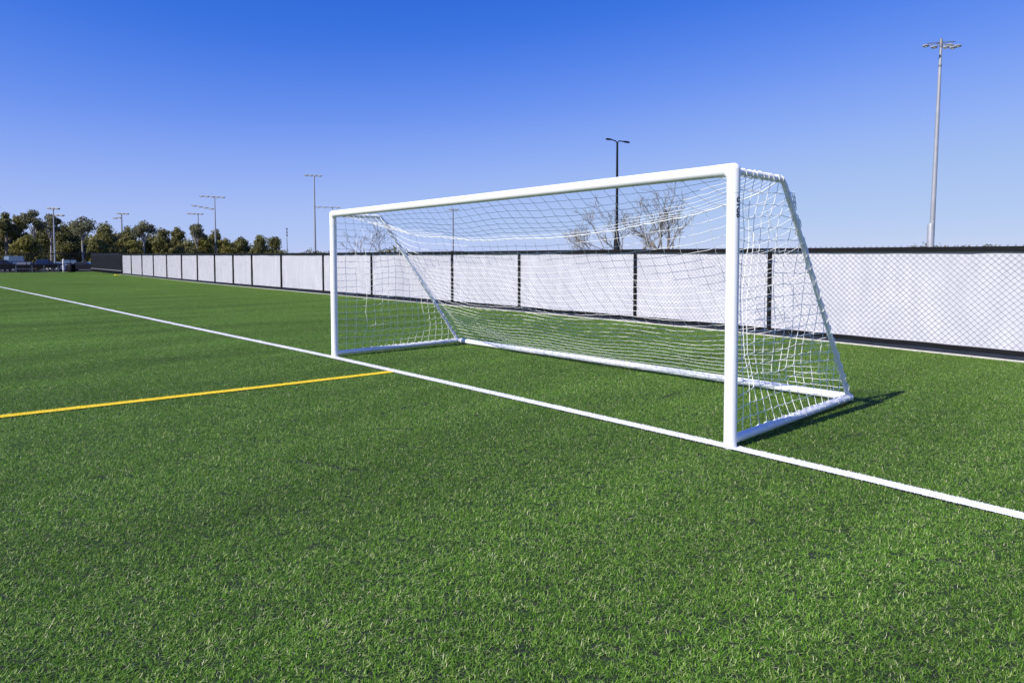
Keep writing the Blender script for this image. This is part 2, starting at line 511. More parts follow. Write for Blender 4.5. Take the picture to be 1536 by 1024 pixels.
def marking(name, tab, w, base_mat, blade_mat, label, per_m2, xmin):
    mb = MB(); strip_mesh(tab, w, Z0 + 0.014, mb)
    nv = len(mb.v); Vs = [np.array(mb.v)]; Fs = [np.array(mb.f)]; As = [np.full(nv, .5)]
    for (x0, y0), (x1, y1) in zip(tab, tab[1:]):
        d = np.array([x1 - x0, y1 - y0]); L = np.hypot(*d); d /= L
        cdist = math.hypot((x0 + x1) / 2 - CAM.x, (y0 + y1) / 2 - CAM.y)
        dens = per_m2 * (1 if cdist < 18 else .45 if cdist < 40 else .2)
        n = int(L * w * dens)
        s = rng.random(n) * L; o = (rng.random(n) - .5) * w
        pts = np.array([x0, y0]) + s[:, None] * d + o[:, None] * np.array([-d[1], d[0]])
        V, F, rn = blade_arrays(n, rng, 1, 1, wid=0.004 if cdist < 18 else .007, lean=(0, 55), pts=pts, hscale=.52)
        V[:, 2] += Z0 + .008
        Fs.append(F + sum(len(q) for q in Vs)); Vs.append(V); As.append(rn)
    V = np.concatenate(Vs); F = np.concatenate(Fs)
    me = np_mesh(name, V, F, np.concatenate(As), blade_mat)
    me.materials.append(base_mat)
    idx = np.zeros(len(F), dtype=np.int32); idx[:len(mb.f)] = 1
    me.polygons.foreach_set('material_index', idx)
    o = bpy.data.objects.new(name, me); COL.objects.link(o)
    return tag(o, label, 'pitch line', kind='structure')


marking('goal_line', GOAL_LINE, WL, M['white_turf'], M['blade_white'], 'long white painted line crossing the turf under the goal posts', 26000, -75)
marking('yellow_line', YELLOW, WY, M['yellow_paint'], M['blade_yellow'], 'yellow painted line meeting the white goal line at its end', 26000, 0)

# carpet backing, verge, surrounding ground
mb = MB()
xs = [9] + [a for a, b in FENCE if a < 7] + [-109]
for a, b in zip(xs, xs[1:]): mb.quad([(a, -16.5, Z0), (a, fy(min(max(a, -111), 7)) - .1, Z0), (b, fy(min(max(b, -111), 7)) - .1, Z0), (b, -16.5, Z0)])
tag(mb.build('turf_backing', M['turf_base']), kind='structure')
mb = MB(); mb.quad([(-2500, -2500, Z0 - .12), (2500, -2500, Z0 - .12), (2500, 2500, Z0 - .12), (-2500, 2500, Z0 - .12)])
tag(mb.build('ground', M['earth']), kind='structure')
mb = MB(); mb.quad([(-112.5, -40, Z0 - .01), (-108.3, -40, Z0 - .01), (-108.3, 14.0, Z0 - .01), (-112.5, 14.0, Z0 - .01)])
tag(mb.build('sandy_verge', M['sand']), kind='structure')
mb = MB(); mb.quad([(-150, -60, Z0 - .05), (-112.5, -60, Z0 - .05), (-112.5, 40, Z0 - .05), (-150, 40, Z0 - .05)])
tag(mb.build('car_park', M['asphalt']), kind='structure')
mb = MB(); kx = [a for a, b in FENCE if -86 < a]
for a, b in zip(kx, kx[1:]):
    ya, yb = fy(a) - .085, fy(b) - .085
    mb.quad([(a, ya, .004), (a, ya + .026, .004), (b, yb + .026, .004), (b, yb, .004)])
    mb.quad([(a, ya, .004), (b, yb, .004), (b, yb, Z0), (a, ya, Z0)])
tag(mb.build('kerb_strip', M['kerb'], smooth=False), kind='structure')


# ------------------------------------------------------------------ goal
W, DB, DT, H = 7.32, 2.655, 0.90, 2.40
goal = empty('soccer_goal', (0, 0, 0))
tag(goal, 'large white portable football goal with sagging net standing on the white line', 'goal')
for x in (0, -W):
    p = MB(); p.tube([(x, 0, Z0), (x, 0, H - .13)], .0555, 28)
    po = p.build('post', M['white_paint'], goal)
    s = 1 if x < -1 else -1                                     # towards the middle of the goal
    j = MB()
    j.tube([(x, 0, H - .20), (x, 0, H)], .0575, 28, cap=True)
    j.tube([(x, 0, H), (x + s * .16, 0, H)], .0575, 28)
    j.ball((x, 0, H), .0575, 28, 14)
    arc = [(x + s * .09 * (1 - math.cos(t)), 0, H - .09 + .09 * math.sin(t)) for t in [math.pi / 2 * q / 8 for q in range(9)]]
    j.tube(arc, .0545, 20, cap=False)
    j.build('corner_joint', M['white_paint'], goal)
c = MB(); c.tube([(-W + .13, 0, H), (-W / 2, 0, H - .004), (-.13, 0, H)], .0555, 28)
c.build('crossbar', M['white_paint'], goal)
for x in (0, -W):
    b = MB(); b.tube([(x, .04, .045), (x, DB, .045)], .040, 20); b.ball((x, DB, .045), .046, 18, 10)
    b.build('side_ground_bar', M['white_paint'], goal)
    b = MB(); b.tube([(x, .03, H - .01), (x, DT, H - .012)], .027, 16); b.ball((x, DT, H - .012), .029, 14, 8)
    b.build('top_stay', M['alu'], goal)
    b = MB(); b.tube([(x, DT, H - .012), (x, DT + .06, H - .06), (x, DB - .13, .20), (x, DB - .04, .07)], [.026, .026, .026, .03], 16)
    b.build('back_stay', M['alu'], goal)
b = MB(); b.tube([(-W + .03, DB, .045), (-.03, DB, .045)], .047, 20)
b.build('back_ground_bar', M['white_paint'], goal)
# black lettering down the outside of the near post
tx = bpy.data.curves.new('post_lettering', 'FONT'); tx.body = 'GTGB'; tx.size = .068; tx.extrude = 0; tx.align_x = 'LEFT'; tx.align_y = 'CENTER'; tx.offset = .0015
to = bpy.data.objects.new('tmp_text', tx); COL.objects.link(to)
bpy.context.view_layer.update()
tm = bpy.data.meshes.new_from_object(to.evaluated_get(bpy.context.evaluated_depsgraph_get()))
COL.objects.unlink(to); bpy.data.objects.remove(to)
import bmesh
bm = bmesh.new(); bm.from_mesh(tm); bmesh.ops.triangulate(bm, faces=bm.faces)
for q in range(4):
    lg = [e for e in bm.edges if e.calc_length() > .007]
    bmesh.ops.subdivide_edges(bm, edges=lg, cuts=1); bmesh.ops.triangulate(bm, faces=bm.faces)
bm.to_mesh(tm); bm.free()
for v in tm.vertices:
    u, w_ = v.co.x, v.co.y
    an = R(-9) + w_ / .0565                                      # angle round the post, from +X towards +Y
    v.co = Vector((.0567 * math.cos(an), .0567 * math.sin(an), H - .235 - u))
tm.name = 'lettering'; tm.materials.clear(); tm.materials.append(M['black_paint'])
lo = bpy.data.objects.new('lettering', tm); COL.objects.link(lo); lo.parent = goal
lo['label'] = 'small black letters running down the near post'

# ---- net
nv3 = lambda x, y, z: Vector((mnoise.noise((x, y, z)), mnoise.noise((x + 31.7, y, z)), mnoise.noise((x, y + 57.1, z))))
NB = MB(); CORD = .0025


def cord(path, r=None): NB.tube(path, r or CORD, 4, cap=False)


def knot(p, r=.0062):
    n = len(NB.v)
    for d in ((1, 0, 0), (-1, 0, 0), (0, 1, 0), (0, -1, 0), (0, 0, 1), (0, 0, -1)): NB.v.append((p.x + d[0] * r, p.y + d[1] * r, p.z + d[2] * r))
    for t in ((0, 2, 4), (2, 1, 4), (1, 3, 4), (3, 0, 4), (2, 0, 5), (1, 2, 5), (3, 1, 5), (0, 3, 5)): NB.f.append(tuple(n + i for i in t))


def sag(u): return (4 * u * (1 - u)) ** .62


def ridge(u):
    s = sag(u)
    return Vector((-W * u, DT - .16 * s, H - .0 - .50 * s))


NU, NT, NBK = 39, 8, 26


def back_pt(u, j):
    """net point: j = 0 at crossbar .. NT at the rear top edge .. NT + NBK at the back ground bar"""
    rg = ridge(u)
    edge = min(1, min(u, 1 - u) * 9)
    if j <= NT:
        t = j / NT
        a = Vector((-W * u, .05, H - .03))
        p = a.lerp(rg, t)
        p.z -= .10 * math.sin(math.pi * t) * edge * (1 - .4 * sag(u))
    else:
        t = (j - NT) / NBK
        a = rg; b = Vector((-W * u, DB - .01, .075))
        p = a.lerp(b, t)
        belly = math.sin(math.pi * t ** .8)
        p.y -= .20 * belly * edge; p.z -= .12 * belly * edge
        p.z += .02 * math.sin(math.pi * t) * math.sin(u * 23) * edge
    w = edge * min(1, (NT + NBK - j) / 2) * min(1, j / 2)
    p = p + nv3(p.x * .9, p.y * 1.1, p.z * 1.1) * .038 * w + nv3(p.x * 4, p.y * 4, p.z * 4 + 9) * .011 * w
    # mesh drawn along sideways towards the ends where it is laced
    p.x += .05 * math.sin(j * .25 + u * 5) * w * .5
    if p.z < .03: p.z = .03
    return p


grid = [[back_pt(i / NU, j) for j in range(NT + NBK + 1)] for i in range(NU + 1)]


def mid(a, b, s):
    m = (a + b) / 2; m.z -= s
    return m


def strand(pts, slack=.006):
    out = [pts[0]]
    for a, b in zip(pts, pts[1:]):
        s = slack * (.3 + random.random() * 1.2) * min(1, (b - a).xy.length / .1)
        out += [mid(a, b, s), b]
    return out


for i in range(NU + 1): cord(strand(grid[i]))
for j in range(NT + NBK + 1):
    cord(strand([grid[i][j] for i in range(NU + 1)]), CORD * (2.1 if j == NT else 1.25 if j == 3 else 1))
for i in range(1, NU):
    for j in range(1, NT + NBK): knot(grid[i][j])

# side nets
for sx, seed in ((0.0, 3.0), (-W, 11.0)):
    NR, NC = 21, 17

    def side_pt(i, j):
        z = .085 + (H - .04 - .085) * j / NR
        f = (H - .012 - z) / (H - .1)
        ymax = DT + (DB - DT - .03) * f
        ymax = max(ymax, DT)
        y = .062 + i * .155
        return y, z, ymax

    out = 1 if sx == 0 else -1
    G2 = {}
    for j in range(NR + 1):
        for i in range(NC + 1):
            y, z, ymax = side_pt(i, j)
            if y > ymax + .15: continue
            last = y >= ymax
            y = min(y, ymax)
            ty = (y - .06) / (ymax - .06); tz = j / NR
            w = min(1, ty * 5, (1 - ty) * 5, tz * 6, (1 - tz) * 6)
            w = max(0, w)
            nn = nv3(y * 1.3 + seed, z * 1.2, seed)
            n2 = nv3(y * 4.5 + seed, z * 4.5, seed + 5)
            p = Vector((sx - out * .15 * w * math.sin(math.pi * ty) * (1 - .4 * tz) + nn.x * .07 * w, y + nn.y * .08 * w + n2.y * .026 * w, z + nn.z * .06 * w + n2.z * .022 * w))
            if tz < .3: p.y += .05 * w * math.sin(math.pi * tz / .3) * (1 - ty)
            G2[i, j] = p
    for i in range(NC + 1):
        c = [G2[i, j] for j in range(NR + 1) if (i, j) in G2]
        if len(c) > 1: cord(strand(c, .0), .0032)
    for j in range(NR + 1):
        c = [G2[i, j] for i in range(NC + 1) if (i, j) in G2]
        if len(c) > 1: cord(strand(c, .010), .0032)
    for (i, j), p in G2.items():
        if 0 < j < NR and i > 0: knot(p)
    # lacing wound round the stays and ground bars
    def lacing(a, b, rad, turns, messy, r=.0038):
        a, b = Vector(a), Vector(b); d = (b - a).normalized()
        e1 = d.cross(Vector((1, 0, 0))).normalized(); e2 = d.cross(e1)
        path = []
        for k in range(turns * 8 + 1):
            t = k / (turns * 8); an = k / 8 * 2 * math.pi + math.sin(t * 21) * .6
            rr = rad + messy * abs(mnoise.noise((t * 40, seed, 1))) + .003
            path.append(a.lerp(b, t + .004 * math.sin(k * 1.7)) + (e1 * math.cos(an) + e2 * math.sin(an)) * rr)
        NB.tube(path, r, 5, cap=False)
    lacing((sx, .10, H - .012), (sx, DT, H - .012), .030, 8, .012, .005)
    lacing((sx, .10, H - .012), (sx, DT, H + .012), .012, 5, .010, .007)
    lacing((sx, DT + .04, H - .05), (sx, DB - .06, .12), .029, 16, .012)
    lacing((sx, .5, .05), (sx, DB - .05, .05), .041, 13, .003, .003)
    # slack loops left hanging near the top of the back stay
    for q in range(16):
        t = .02 + .30 * random.random() ** 1.3
        a = Vector((sx, DT + .06, H - .06)).lerp(Vector((sx, DB - .13, .20)), t)
        d = Vector((random.uniform(-.6, .6), 1, random.uniform(-.3, .5))).normalized()
        l = random.uniform(.04, .085)
        dn = Vector((0, .45, -.9))
        NB.tube([a + d * .025, a + d * (.025 + l * .6) + dn * .01, a + d * (.02 + l * .7) + dn * (.04 + l * .5), a + d * .03 + dn * (.07 + l)], .005, 5, cap=False)
    a = Vector((sx, DT + .06, H - .06)).lerp(Vector((sx, DB - .13, .20)), .22)
    for q in range(3):                                          # bunched spare netting
        o = Vector((.012 * (q - 1), .03 + .012 * q, -.02))
        NB.tube([a + o, a + o + Vector((0, .10, -.14)), a + o + Vector((0, .17, -.33))], [.007, .012, .005], 6)
# rope running round the base of the net
NB.build('net', M['net'], goal)
# ------------------------------------------------------------------ white screened fence
fence = empty('screened_fence', (0, fy(0), 0))
tag(fence, 'long black chain link fence backed with white screening behind the goal', 'fence')
OFF = Vector((0, -fy(0), 0))


def fp(x, dy, z):
    d = (fy(min(x + .5, 6.9)) - fy(x - .5)) / (min(x + .5, 6.9) - x + .5)
    n = Vector((-d, 1, 0)).normalized()
    return Vector((x, fy(x), 0)) + n * dy + Vector((0, 0, z)) + OFF


post_px = [183.3, 196.8, 212.8, 229.9, 249.9, 272.2, 295.9, 321.9, 349.4, 377.5, 421.6, 484.3, 556.8, 677.8, 778.4, 952.5, 1154.4]
post_x = [fence_x(p) for p in post_px] + [1.9, 5.2]
print('posts', [round(x, 2) for x in post_x], [round(b - a, 1) for a, b in zip(post_x, post_x[1:])])
for x in post_x:
    p = MB(); r = .04 if x > -30 else .055
    p.tube([fp(x, 0, -.1), fp(x, 0, fh(x) - .02)], r, 12)
    if x > -30:
        for z in (.35, .8, 1.25, 1.6): p.tube([fp(x, 0, z), fp(x, 0, z + .025)], .047, 12)
    p.build('post', M['black_paint'], fence)


def rail(name, z0, z1, y0, y1, mat, xs, wob=0.0):
    m = MB(); n = len(xs)
    for i, x in enumerate(xs):
        a = z0(x) if callable(z0) else z0; b = z1(x) if callable(z1) else z1
        s = wob * mnoise.noise((x * 1.7, 3, 1))
        for yy, zz in ((y0, a), (y1, a), (y1, b), (y0, b)): m.v.append(tuple(fp(x, yy, zz + s)))
    for i in range(n - 1):
        for k in range(4): m.f.append((i * 4 + k, i * 4 + (k + 1) % 4, i * 4 + 4 + (k + 1) % 4, i * 4 + 4 + k))
    m.f.append((0, 1, 2, 3)); m.f.append(tuple(4 * n - 4 + k for k in (3, 2, 1, 0)))
    return m.build(name, mat, fence)


xs = list(np.linspace(6.6, post_x[0], 260))
rail('top_rail', lambda x: fh(x) - .082 - .0006 * abs(x), fh, -.014, .045, M['black_vinyl'], xs)
rail('bottom_rail', 0.08, .145, -.055, .02, M['black_vinyl'], xs, wob=.012)
rail('kick_board', -.03, .07, -.04, .01, M['slate'], xs)
# screening panels
for a, b in zip(post_x, post_x[1:]):
    m = MB(); nx = max(14, int((b - a) * 9)); nz = 16
    seed = random.random() * 100
    for i in range(nx + 1):
        x = a + (b - a) * i / nx
        x = min(x, 6.6)
        for k in range(nz + 1):
            t = k / nz; h = fh(x)
            u = i / nx
            z = .135 + .02 * mnoise.noise((x * 2.2, seed, 0)) * (1 - t) ** 3 + (h - .075 - .135) * t
            d = .036 + .022 * mnoise.noise((x * 1.1, z * .8, seed)) * math.sin(math.pi * u) ** .5 + .012 * mnoise.noise((x * 4, z * 2.5, seed))
            m.v.append(tuple(fp(x, max(d, .022), z)))
    for i in range(nx):
        for k in range(nz):
            q = i * (nz + 1) + k
            m.f.append((q, q + nz + 1, q + nz + 2, q + 1))
    m.build('screen_panel', M['screen'], fence)
# chain link: zigzag wires, each woven round the next
m = MB(); PITCH = .108


def chain_link(m, xa, xb, pitch, r, pt, z0, hfun, twist):
    n = int(abs(xb - xa) / (pitch / 2))
    for i in range(n):
        x = xa + (xb - xa) * (i + .5) / n
        h = hfun(x); nz = max(4, int((h - z0) / (pitch / 2 * .95)))
        path = []
        for k in range(nz + 1):
            z = z0 + (h - z0) * k / nz
            s = (1 if (k + i) % 2 else -1) * pitch * .255
            path.append(pt(x + s, .012 + (.004 if k % 2 else -.004), z))
        m.tube(path, r, 3 if x < -18 else 4, cap=False)
        if twist and x > -3.5:
            p = path[-1]
            m.tube([p, p + Vector((.012 * (-1) ** i, 0, .006)), p + Vector((.024, 0, .008))], r, 4)


chain_link(m, 6.5, -20, PITCH, .0029, fp, .03, lambda x: fh(x) + .012, True)
chain_link(m, -20, post_x[0], PITCH, .0022, fp, .03, lambda x: fh(x), False)
m.build('chain_link', M['wire'], fence)

# ------------------------------------------------------------------ dark screened fence continuing beyond
xe = fence_x(137)
print('dark fence', post_x[0], xe, fy(xe))
dark = empty('windscreen_fence', (post_x[0], fy(post_x[0]), 0))
tag(dark, 'short run of fence hung with dark windscreen fabric past the white panels', 'fence')
D0 = Vector((-post_x[0], -fy(post_x[0]), 0)) - OFF
m = MB(); n = 40
for i in range(n + 1):
    x = post_x[0] - .08 + (xe - post_x[0] + .08) * i / n
    for k in range(9):
        z = .03 + (fh(x) - .03) * k / 8
        m.v.append(tuple(fp(x, -.03 + .05 * mnoise.noise((x * .6, z, 3)), z) + D0))
for i in range(n):
    for k in range(8):
        q = i * 9 + k; m.f.append((q, q + 9, q + 10, q + 1))
o = m.build('windscreen', M['dark_fabric'], dark); sm = o.modifiers.new('thick', 'SOLIDIFY'); sm.thickness = .01
m = MB()
xx = list(np.linspace(post_x[0] - .1, xe, 12))
m.tube([fp(x, -.09, fh(x) * .17) + D0 for x in xx], .03, 8)
m.build('pale_cable', M['galv'], dark)
m = MB(); m.tube([fp(x, 0, fh(x)) + D0 for x in xx], .05, 8); m.build('top_rail', M['black_paint'], dark)
for x in np.linspace(post_x[0] - 3, xe, 5):
    m = MB(); m.tube([fp(x, .06, -.1) + D0, fp(x, .06, fh(x)) + D0], .05, 8); m.build('post', M['black_paint'], dark)

# ------------------------------------------------------------------ open chain link fence at the far end
ey = fy(xe); dirn = Vector((-.30, -1, 0)).normalized()
far = empty('chain_link_fence', (xe, ey, 0))
tag(far, 'open black chain link fence at the far end before the car park', 'fence')
FHh = 2.58
LEN = 26
for i in range(11):
    p = dirn * (LEN * i / 10)
    m = MB(); m.tube([p + Vector((0, 0, -.1)), p + Vector((0, 0, FHh))], .045, 8); m.build('post', M['black_paint'], far)
for nm, z, r in (('top_rail', FHh, .06), ('middle_rail', 1.05, .045), ('bottom_rail', .12, .06)):
    m = MB(); m.tube([Vector((0, 0, z)), dirn * LEN + Vector((0, 0, z))], r, 8); m.build(nm, M['black_paint'], far)
m = MB(); n = int(LEN / .2)
for i in range(n):
    path = []
    for k in range(26):
        p = dirn * ((i + .5) * .2 + (.1 if (k + i) % 2 else -.1)) + Vector((0, .0, .05 + (FHh - .05) * k / 25))
        path.append(p)
    m.tube(path, .012, 3, cap=False)
m.build('chain_link', M['black_paint'], far)


# ------------------------------------------------------------------ light poles
def light_pole(px, dist, top, arms, name, label, mat='galv', r0=.22, r1=.11, base_box=0, facing=None, group='floodlight poles beyond the fence', base_z=-.15, lean=0.0):
    """arms: list of (drop below the top, left px, right px, lamps)"""
    p = at(px, dist); h = top_z(top, px, dist)
    o = empty(name, (p.x, p.y, base_z)); tag(o, label, 'light pole', group)
    h -= base_z
    right = Vector((CR.x, CR.y, 0)).normalized()
    m = MB(); m.tube([(0, 0, 0), (lean * .5, 0, h * .5), (lean, 0, h)], [r0, (r0 + r1) / 2, r1], 12); m.build('pole', M[mat], o)
    if base_box:
        m = MB(); m.tube([(0, 0, 0), (0, 0, base_box - .3), (0, 0, base_box)], [r0 * 1.9, r0 * 1.9, r0 * 1.2], 10); m.build('base_cover', M['black_paint'], o)
    for drop, l, r, lamps, tilt in arms:
        z = h - drop / FPX * dist
        L, Rr = l / FPX * wid_at(px, dist), r / FPX * wid_at(px, dist)
        m = MB(); a0 = right * L + Vector((0, 0, z + tilt * L)); a1 = right * Rr + Vector((0, 0, z + tilt * Rr))
        m.tube([a0, a1], .055 * dist / 110, 6)
        arm = m.build('crossarm', M['galv_dark'], o)
        for k in range(lamps):
            t = (k + .5) / lamps if lamps > 1 else .5
            c = a0.lerp(a1, t) + Vector((0, 0, -.10))
            f = MB(); f.box((c.x, c.y, c.z), (.55 * dist / 130, .45, .22 * dist / 130), math.atan2(right.y, right.x), 1.0)
            f.tube([(c.x, c.y, c.z + .08), (c.x, c.y, c.z + .2)], .05, 6)
            f.build('floodlight', M['lamp_body'], o, bevel=.03)
    return o


light_pole(473, 128, 263, [(0, -15, 12, 4, -.05)], 'light_pole', 'grey floodlight pole with dark base cover standing left of the near goal upright', base_box=3.3, lean=-.0)
light_pole(324, 170, 295, [(0, -23, 16, 5, -.06), (17, -35, -1, 4, -.18)], 'light_pole', 'tallest pole above the tree row, with a second arm sticking out to its left')
light_pole(298.5, 190, 320.5, [(0, -17, 8, 4, -.04)], 'light_pole', 'grey pole with a single crossarm rising out of the trees, left of a taller pole')
light_pole(184, 190, 320, [(0, -7, 11, 3, -.05), (5, -13, 0, 2, .1)], 'light_pole', 'pale pole with two staggered crossarms above the start of the white panels', r0=.26, r1=.15)
light_pole(82.5, 122, 312, [(0, -9, 9, 3, -.05), (8, 2, 16, 2, -.05)], 'light_pole', 'thin pale pole with two crossarms at the car park on the far left', r0=.12, r1=.08, mat='galv')
light_pole(680, 125, 314, [(0, -8, 10, 2, 0)], 'light_pole', 'slim dark pole with black base cover seen through the middle of the net', mat='galv_dark', r0=.13, r1=.10, base_box=3.1)
light_pole(500, 210, 311, [(0, -26, 12, 4, -.03)], 'light_pole', 'distant pole mostly hidden behind the far goal post, its crossarm showing', r0=.2)
light_pole(-6, 150, 311, [(0, -9, 9, 2, 0)], 'light_pole', 'pole at the left edge of the photo with only a lamp arm showing')

# thin mast
p = at(431, 230); m = MB()
z1 = top_z(341, 431, 230)
m.tube([(p.x, p.y, 0), (p.x, p.y, z1 * .6), (p.x, p.y, z1)], [.16, .12, .05], 6)
for q in range(3): m.box((p.x, p.y, z1 - .6 - q * 1.0), (.35, .35, .6))
tag(m.build('antenna_mast', M['galv_dark']), 'thin grey antenna mast rising above low trees', 'mast')

# ---- tall floodlight pole on the right
D = 49.0; p = at(1395, D); h = top_z(62, 1400, D)
o = empty('floodlight_pole', (p.x, p.y, -.15)); tag(o, 'tall pale steel pole with a ring of floodlights, right of the goal', 'light pole', 'floodlight poles beyond the fence')
right = Vector((CR.x, CR.y, 0)).normalized(); fwd = Vector((CF.x, CF.y, 0)).normalized()
ln = right * .33
m = MB(); m.tube([(0, 0, 0), ln * .33 + Vector((0, 0, h * .33)), ln * .66 + Vector((0, 0, h * .66)), ln + Vector((0, 0, h))], [.162, .140, .116, .076], 16)
m.build('pole', M['galv'], o)
m = MB(); zb = top_z(332, 1396, D); m.tube([(0, 0, 0), (0, 0, zb - .1), (0, 0, zb)], [.205, .195, .16], 16); m.build('base_sleeve', M['galv'], o)
m = MB(); zc = h - 29 / FPX * D; m.tube([ln * .92 + Vector((0, 0, zc)), ln * .92 + Vector((0, 0, zc + .12))], .10, 16); m.build('collar', M['galv_dark'], o)
hd = ln + Vector((0, 0, h + .10))
m = MB()
m.tube([hd + right * -.85 + Vector((0, 0, -.12)), hd + right * -.4 + Vector((0, 0, -.08)), hd + Vector((0, 0, -.05)), hd + right * .5 + Vector((0, 0, -.02)), hd + right * .88], .028, 8)
m.tube([hd - fwd * .75 + Vector((0, 0, -.45)), hd + Vector((0, 0, -.1)), hd + fwd * .4], .03, 8)
m.tube([hd + Vector((0, 0, -.35)), hd + Vector((0, 0, .08)), hd + Vector((0, 0, .2))], [.10, .10, .04], 12)
m.build('lamp_bracket', M['galv_dark'], o)
for dx, df, dz, big in ((-1.0, .25, -.20, 1), (-.82, -.35, -.52, 1), (.93, .3, -.12, 1), (1.05, -.3, -.42, 1), (-.2, -.7, -.66, 0), (.28, -.75, -.70, 0)):
    c = hd + right * dx * .80 + fwd * df + Vector((0, 0, dz * .85))
    f = MB(); s = .20 if big else .17
    path = [c + right * (-s) + Vector((0, 0, -.03)), c + right * (-s * .6), c + right * .02, c + right * (s * .8), c + right * s]
    f.tube(path, [.05, .11, .135, .11, .07], 12, flat=.6)
    f.tube([c, c + (hd + Vector((0, 0, -.08)) - c) * .55], .022, 6)
    fl = f.build('floodlight', M['lamp_body'], o)
    g = MB(); g.tube([c + Vector((0, 0, -.075)), c + Vector((0, 0, -.088))], .10, 12); g.build('lens', M['head_clear'], fl)

# ---- black double-headed lamp
D = 41.0; p = at(925, D); h = top_z(213, 925, D)
o = empty('street_lamp', (p.x, p.y, -.15)); tag(o, 'black twin armed street lamp rising behind the crossbar', 'street lamp')
h += .15
m = MB(); m.tube([(0, 0, 0), (0, 0, h)], [.105, .062], 12); m.build('pole', M['black_paint'], o)
zb = top_z(352, 925, D)
m = MB(); m.tube([(0, 0, 0), (0, 0, zb - .3), (0, 0, zb + .3)], [.22, .19, .11], 12); m.build('base_cover', M['black_paint'], o)
for s, ex, dz in ((-1, .70, .12), (1, .76, -.10)):
    m = MB(); m.tube([Vector((0, 0, h - .05)), right * s * .12 + Vector((0, 0, h + .06)), right * s * .35 + Vector((0, 0, h + .07 + dz * .5))], .035, 8)
    arm = m.build('arm', M['black_paint'], o)
    a = right * s * .32 + Vector((0, 0, h + .08 + dz * .5)); b = right * s * ex + Vector((0, 0, h + .06 + dz))
    m = MB(); m.tube([a, a.lerp(b, .3), a.lerp(b, .8), b], [.06, .13, .14, .08], 10, flat=.4); m.build('lamp_head', M['black_paint'], o)


# ------------------------------------------------------------------ trees
def crown(mb, blobs, n, size, rg):
    """leaf faces spread through clustered blobs"""
    tot = sum(b[3] ** 2 for b in blobs)
    for (cx, cy, cz, r, sq) in blobs:
        k = int(n * r * r / tot)
        tone = rg.uniform(-.18, .18)
        for _ in range(k):
            d = Vector((rg.gauss(0, 1), rg.gauss(0, 1), rg.gauss(0, 1)))
            d.normalize()
            rr = r * (rg.random() ** .45) * (1 + .28 * mnoise.noise((d.x * 2.2 + cx, d.y * 2.2 + cy, d.z * 2.2 + cz)))
            c = Vector((cx, cy, cz)) + Vector((d.x, d.y, d.z * sq)) * rr
            n_ = (d + Vector((rg.gauss(0, .6), rg.gauss(0, .6), rg.gauss(0, .6)))).normalized()
            t = n_.orthogonal().normalized(); t.rotate(Matrix.Rotation(rg.random() * 6.28, 3, n_)); b = n_.cross(t)
            s = size * rg.uniform(.5, 1.3)
            rn = min(1, max(0, .5 + tone + rg.gauss(0, .2)))
            mb.quad([c - t * s, c - b * s * .6, c + t * s, c + b * s * .6], rn)


def limbs(mb, base, h, r, spread, rg, n=5, start=.45):
    mb.tube([base, base + Vector((rg.uniform(-.15, .15), rg.uniform(-.15, .15), h * .45)), base + Vector((rg.uniform(-.25, .25), 0, h * .85))], [r, r * .75, r * .25], 7)
    for k in range(n):
        a = 2 * math.pi * (k + rg.random() * .6) / n; z = h * (start + .3 * rg.random())
        e = Vector((math.cos(a) * spread * rg.uniform(.4, .8), math.sin(a) * spread * rg.uniform(.4, .8), min(h * .86, z + h * rg.uniform(.12, .28))))
        s = base + Vector((0, 0, z)); mm = s.lerp(base + e, .5) + Vector((0, 0, .2))
        mb.tube([s, mm, base + e], [r * .45, r * .3, r * .12], 5)


def tree(px, dist, top, halfw_px, kind, label, seed):
    rg = random.Random(seed)
    p = at(px, dist); h = top_z(top, px, dist) + .15; w = halfw_px / FPX * wid_at(px, dist) * 1.08
    o = empty('tree', (p.x, p.y, -.15)); tag(o, label, 'tree', 'trees along the far end')
    tr = MB(); cr = MB(); B = Vector((0, 0, 0))
    if kind == 'tall':                                           # bare pale trunk, open vase-shaped head
        limbs(tr, B, h, .20, w * .8, rg, 8, .50)
        for k in range(6):
            a = rg.random() * 6.28
            tr.tube([(0, 0, h * .52), (math.cos(a) * w * .35, math.sin(a) * w * .35, h * .72), (math.cos(a) * w * .6, math.sin(a) * w * .6, h * .84)], [.12, .08, .03], 5)
        blobs = []
        for k in range(13):
            a = rg.random() * 6.28; q = rg.random() ** .5
            z = h * (.70 + .20 * rg.random()) - (1 - q) * 0
            blobs.append((math.cos(a) * w * .68 * q, math.sin(a) * w * .68 * q, z - h * .06 * (q - .5), w * rg.uniform(.25, .42), .8))
        blobs.append((0, 0, h - w * .42, w * .42, .85))
        crown(cr, blobs, 3200, .17, rg)
        mat = 'leaf_grey'; bark = 'bark'
    else:
        limbs(tr, B, h, .26, w * .8, rg, 6, .25)
        blobs = []
        for k in range(24):
            a = rg.random() * 6.28; t = rg.random(); q = rg.random() ** .5
            z = h * (.12 + .72 * t); wr = w * (1 - .55 * max(0, t - .45) / .55)
            blobs.append((math.cos(a) * wr * .75 * q, math.sin(a) * wr * .75 * q, z, w * rg.uniform(.28, .50), .85))
        blobs.append((rg.uniform(-.15, .15) * w, 0, h - w * .36, w * .38, .95)); blobs.append((rg.uniform(-.2, .2) * w, 0, h - w * .85, w * .5, 1)); blobs.append((rg.uniform(-.2, .2) * w, 0, h - w * 1.4, w * .55, 1))
        crown(cr, blobs, 7000, .21, rg)
        mat = 'leaf_yellow' if kind == 'yellow' else 'leaf_dark'; bark = 'bark_dark'
    tr.build('trunk', M[bark], o)
    cr.build('crown', M[mat], o, smooth=False)
    return o


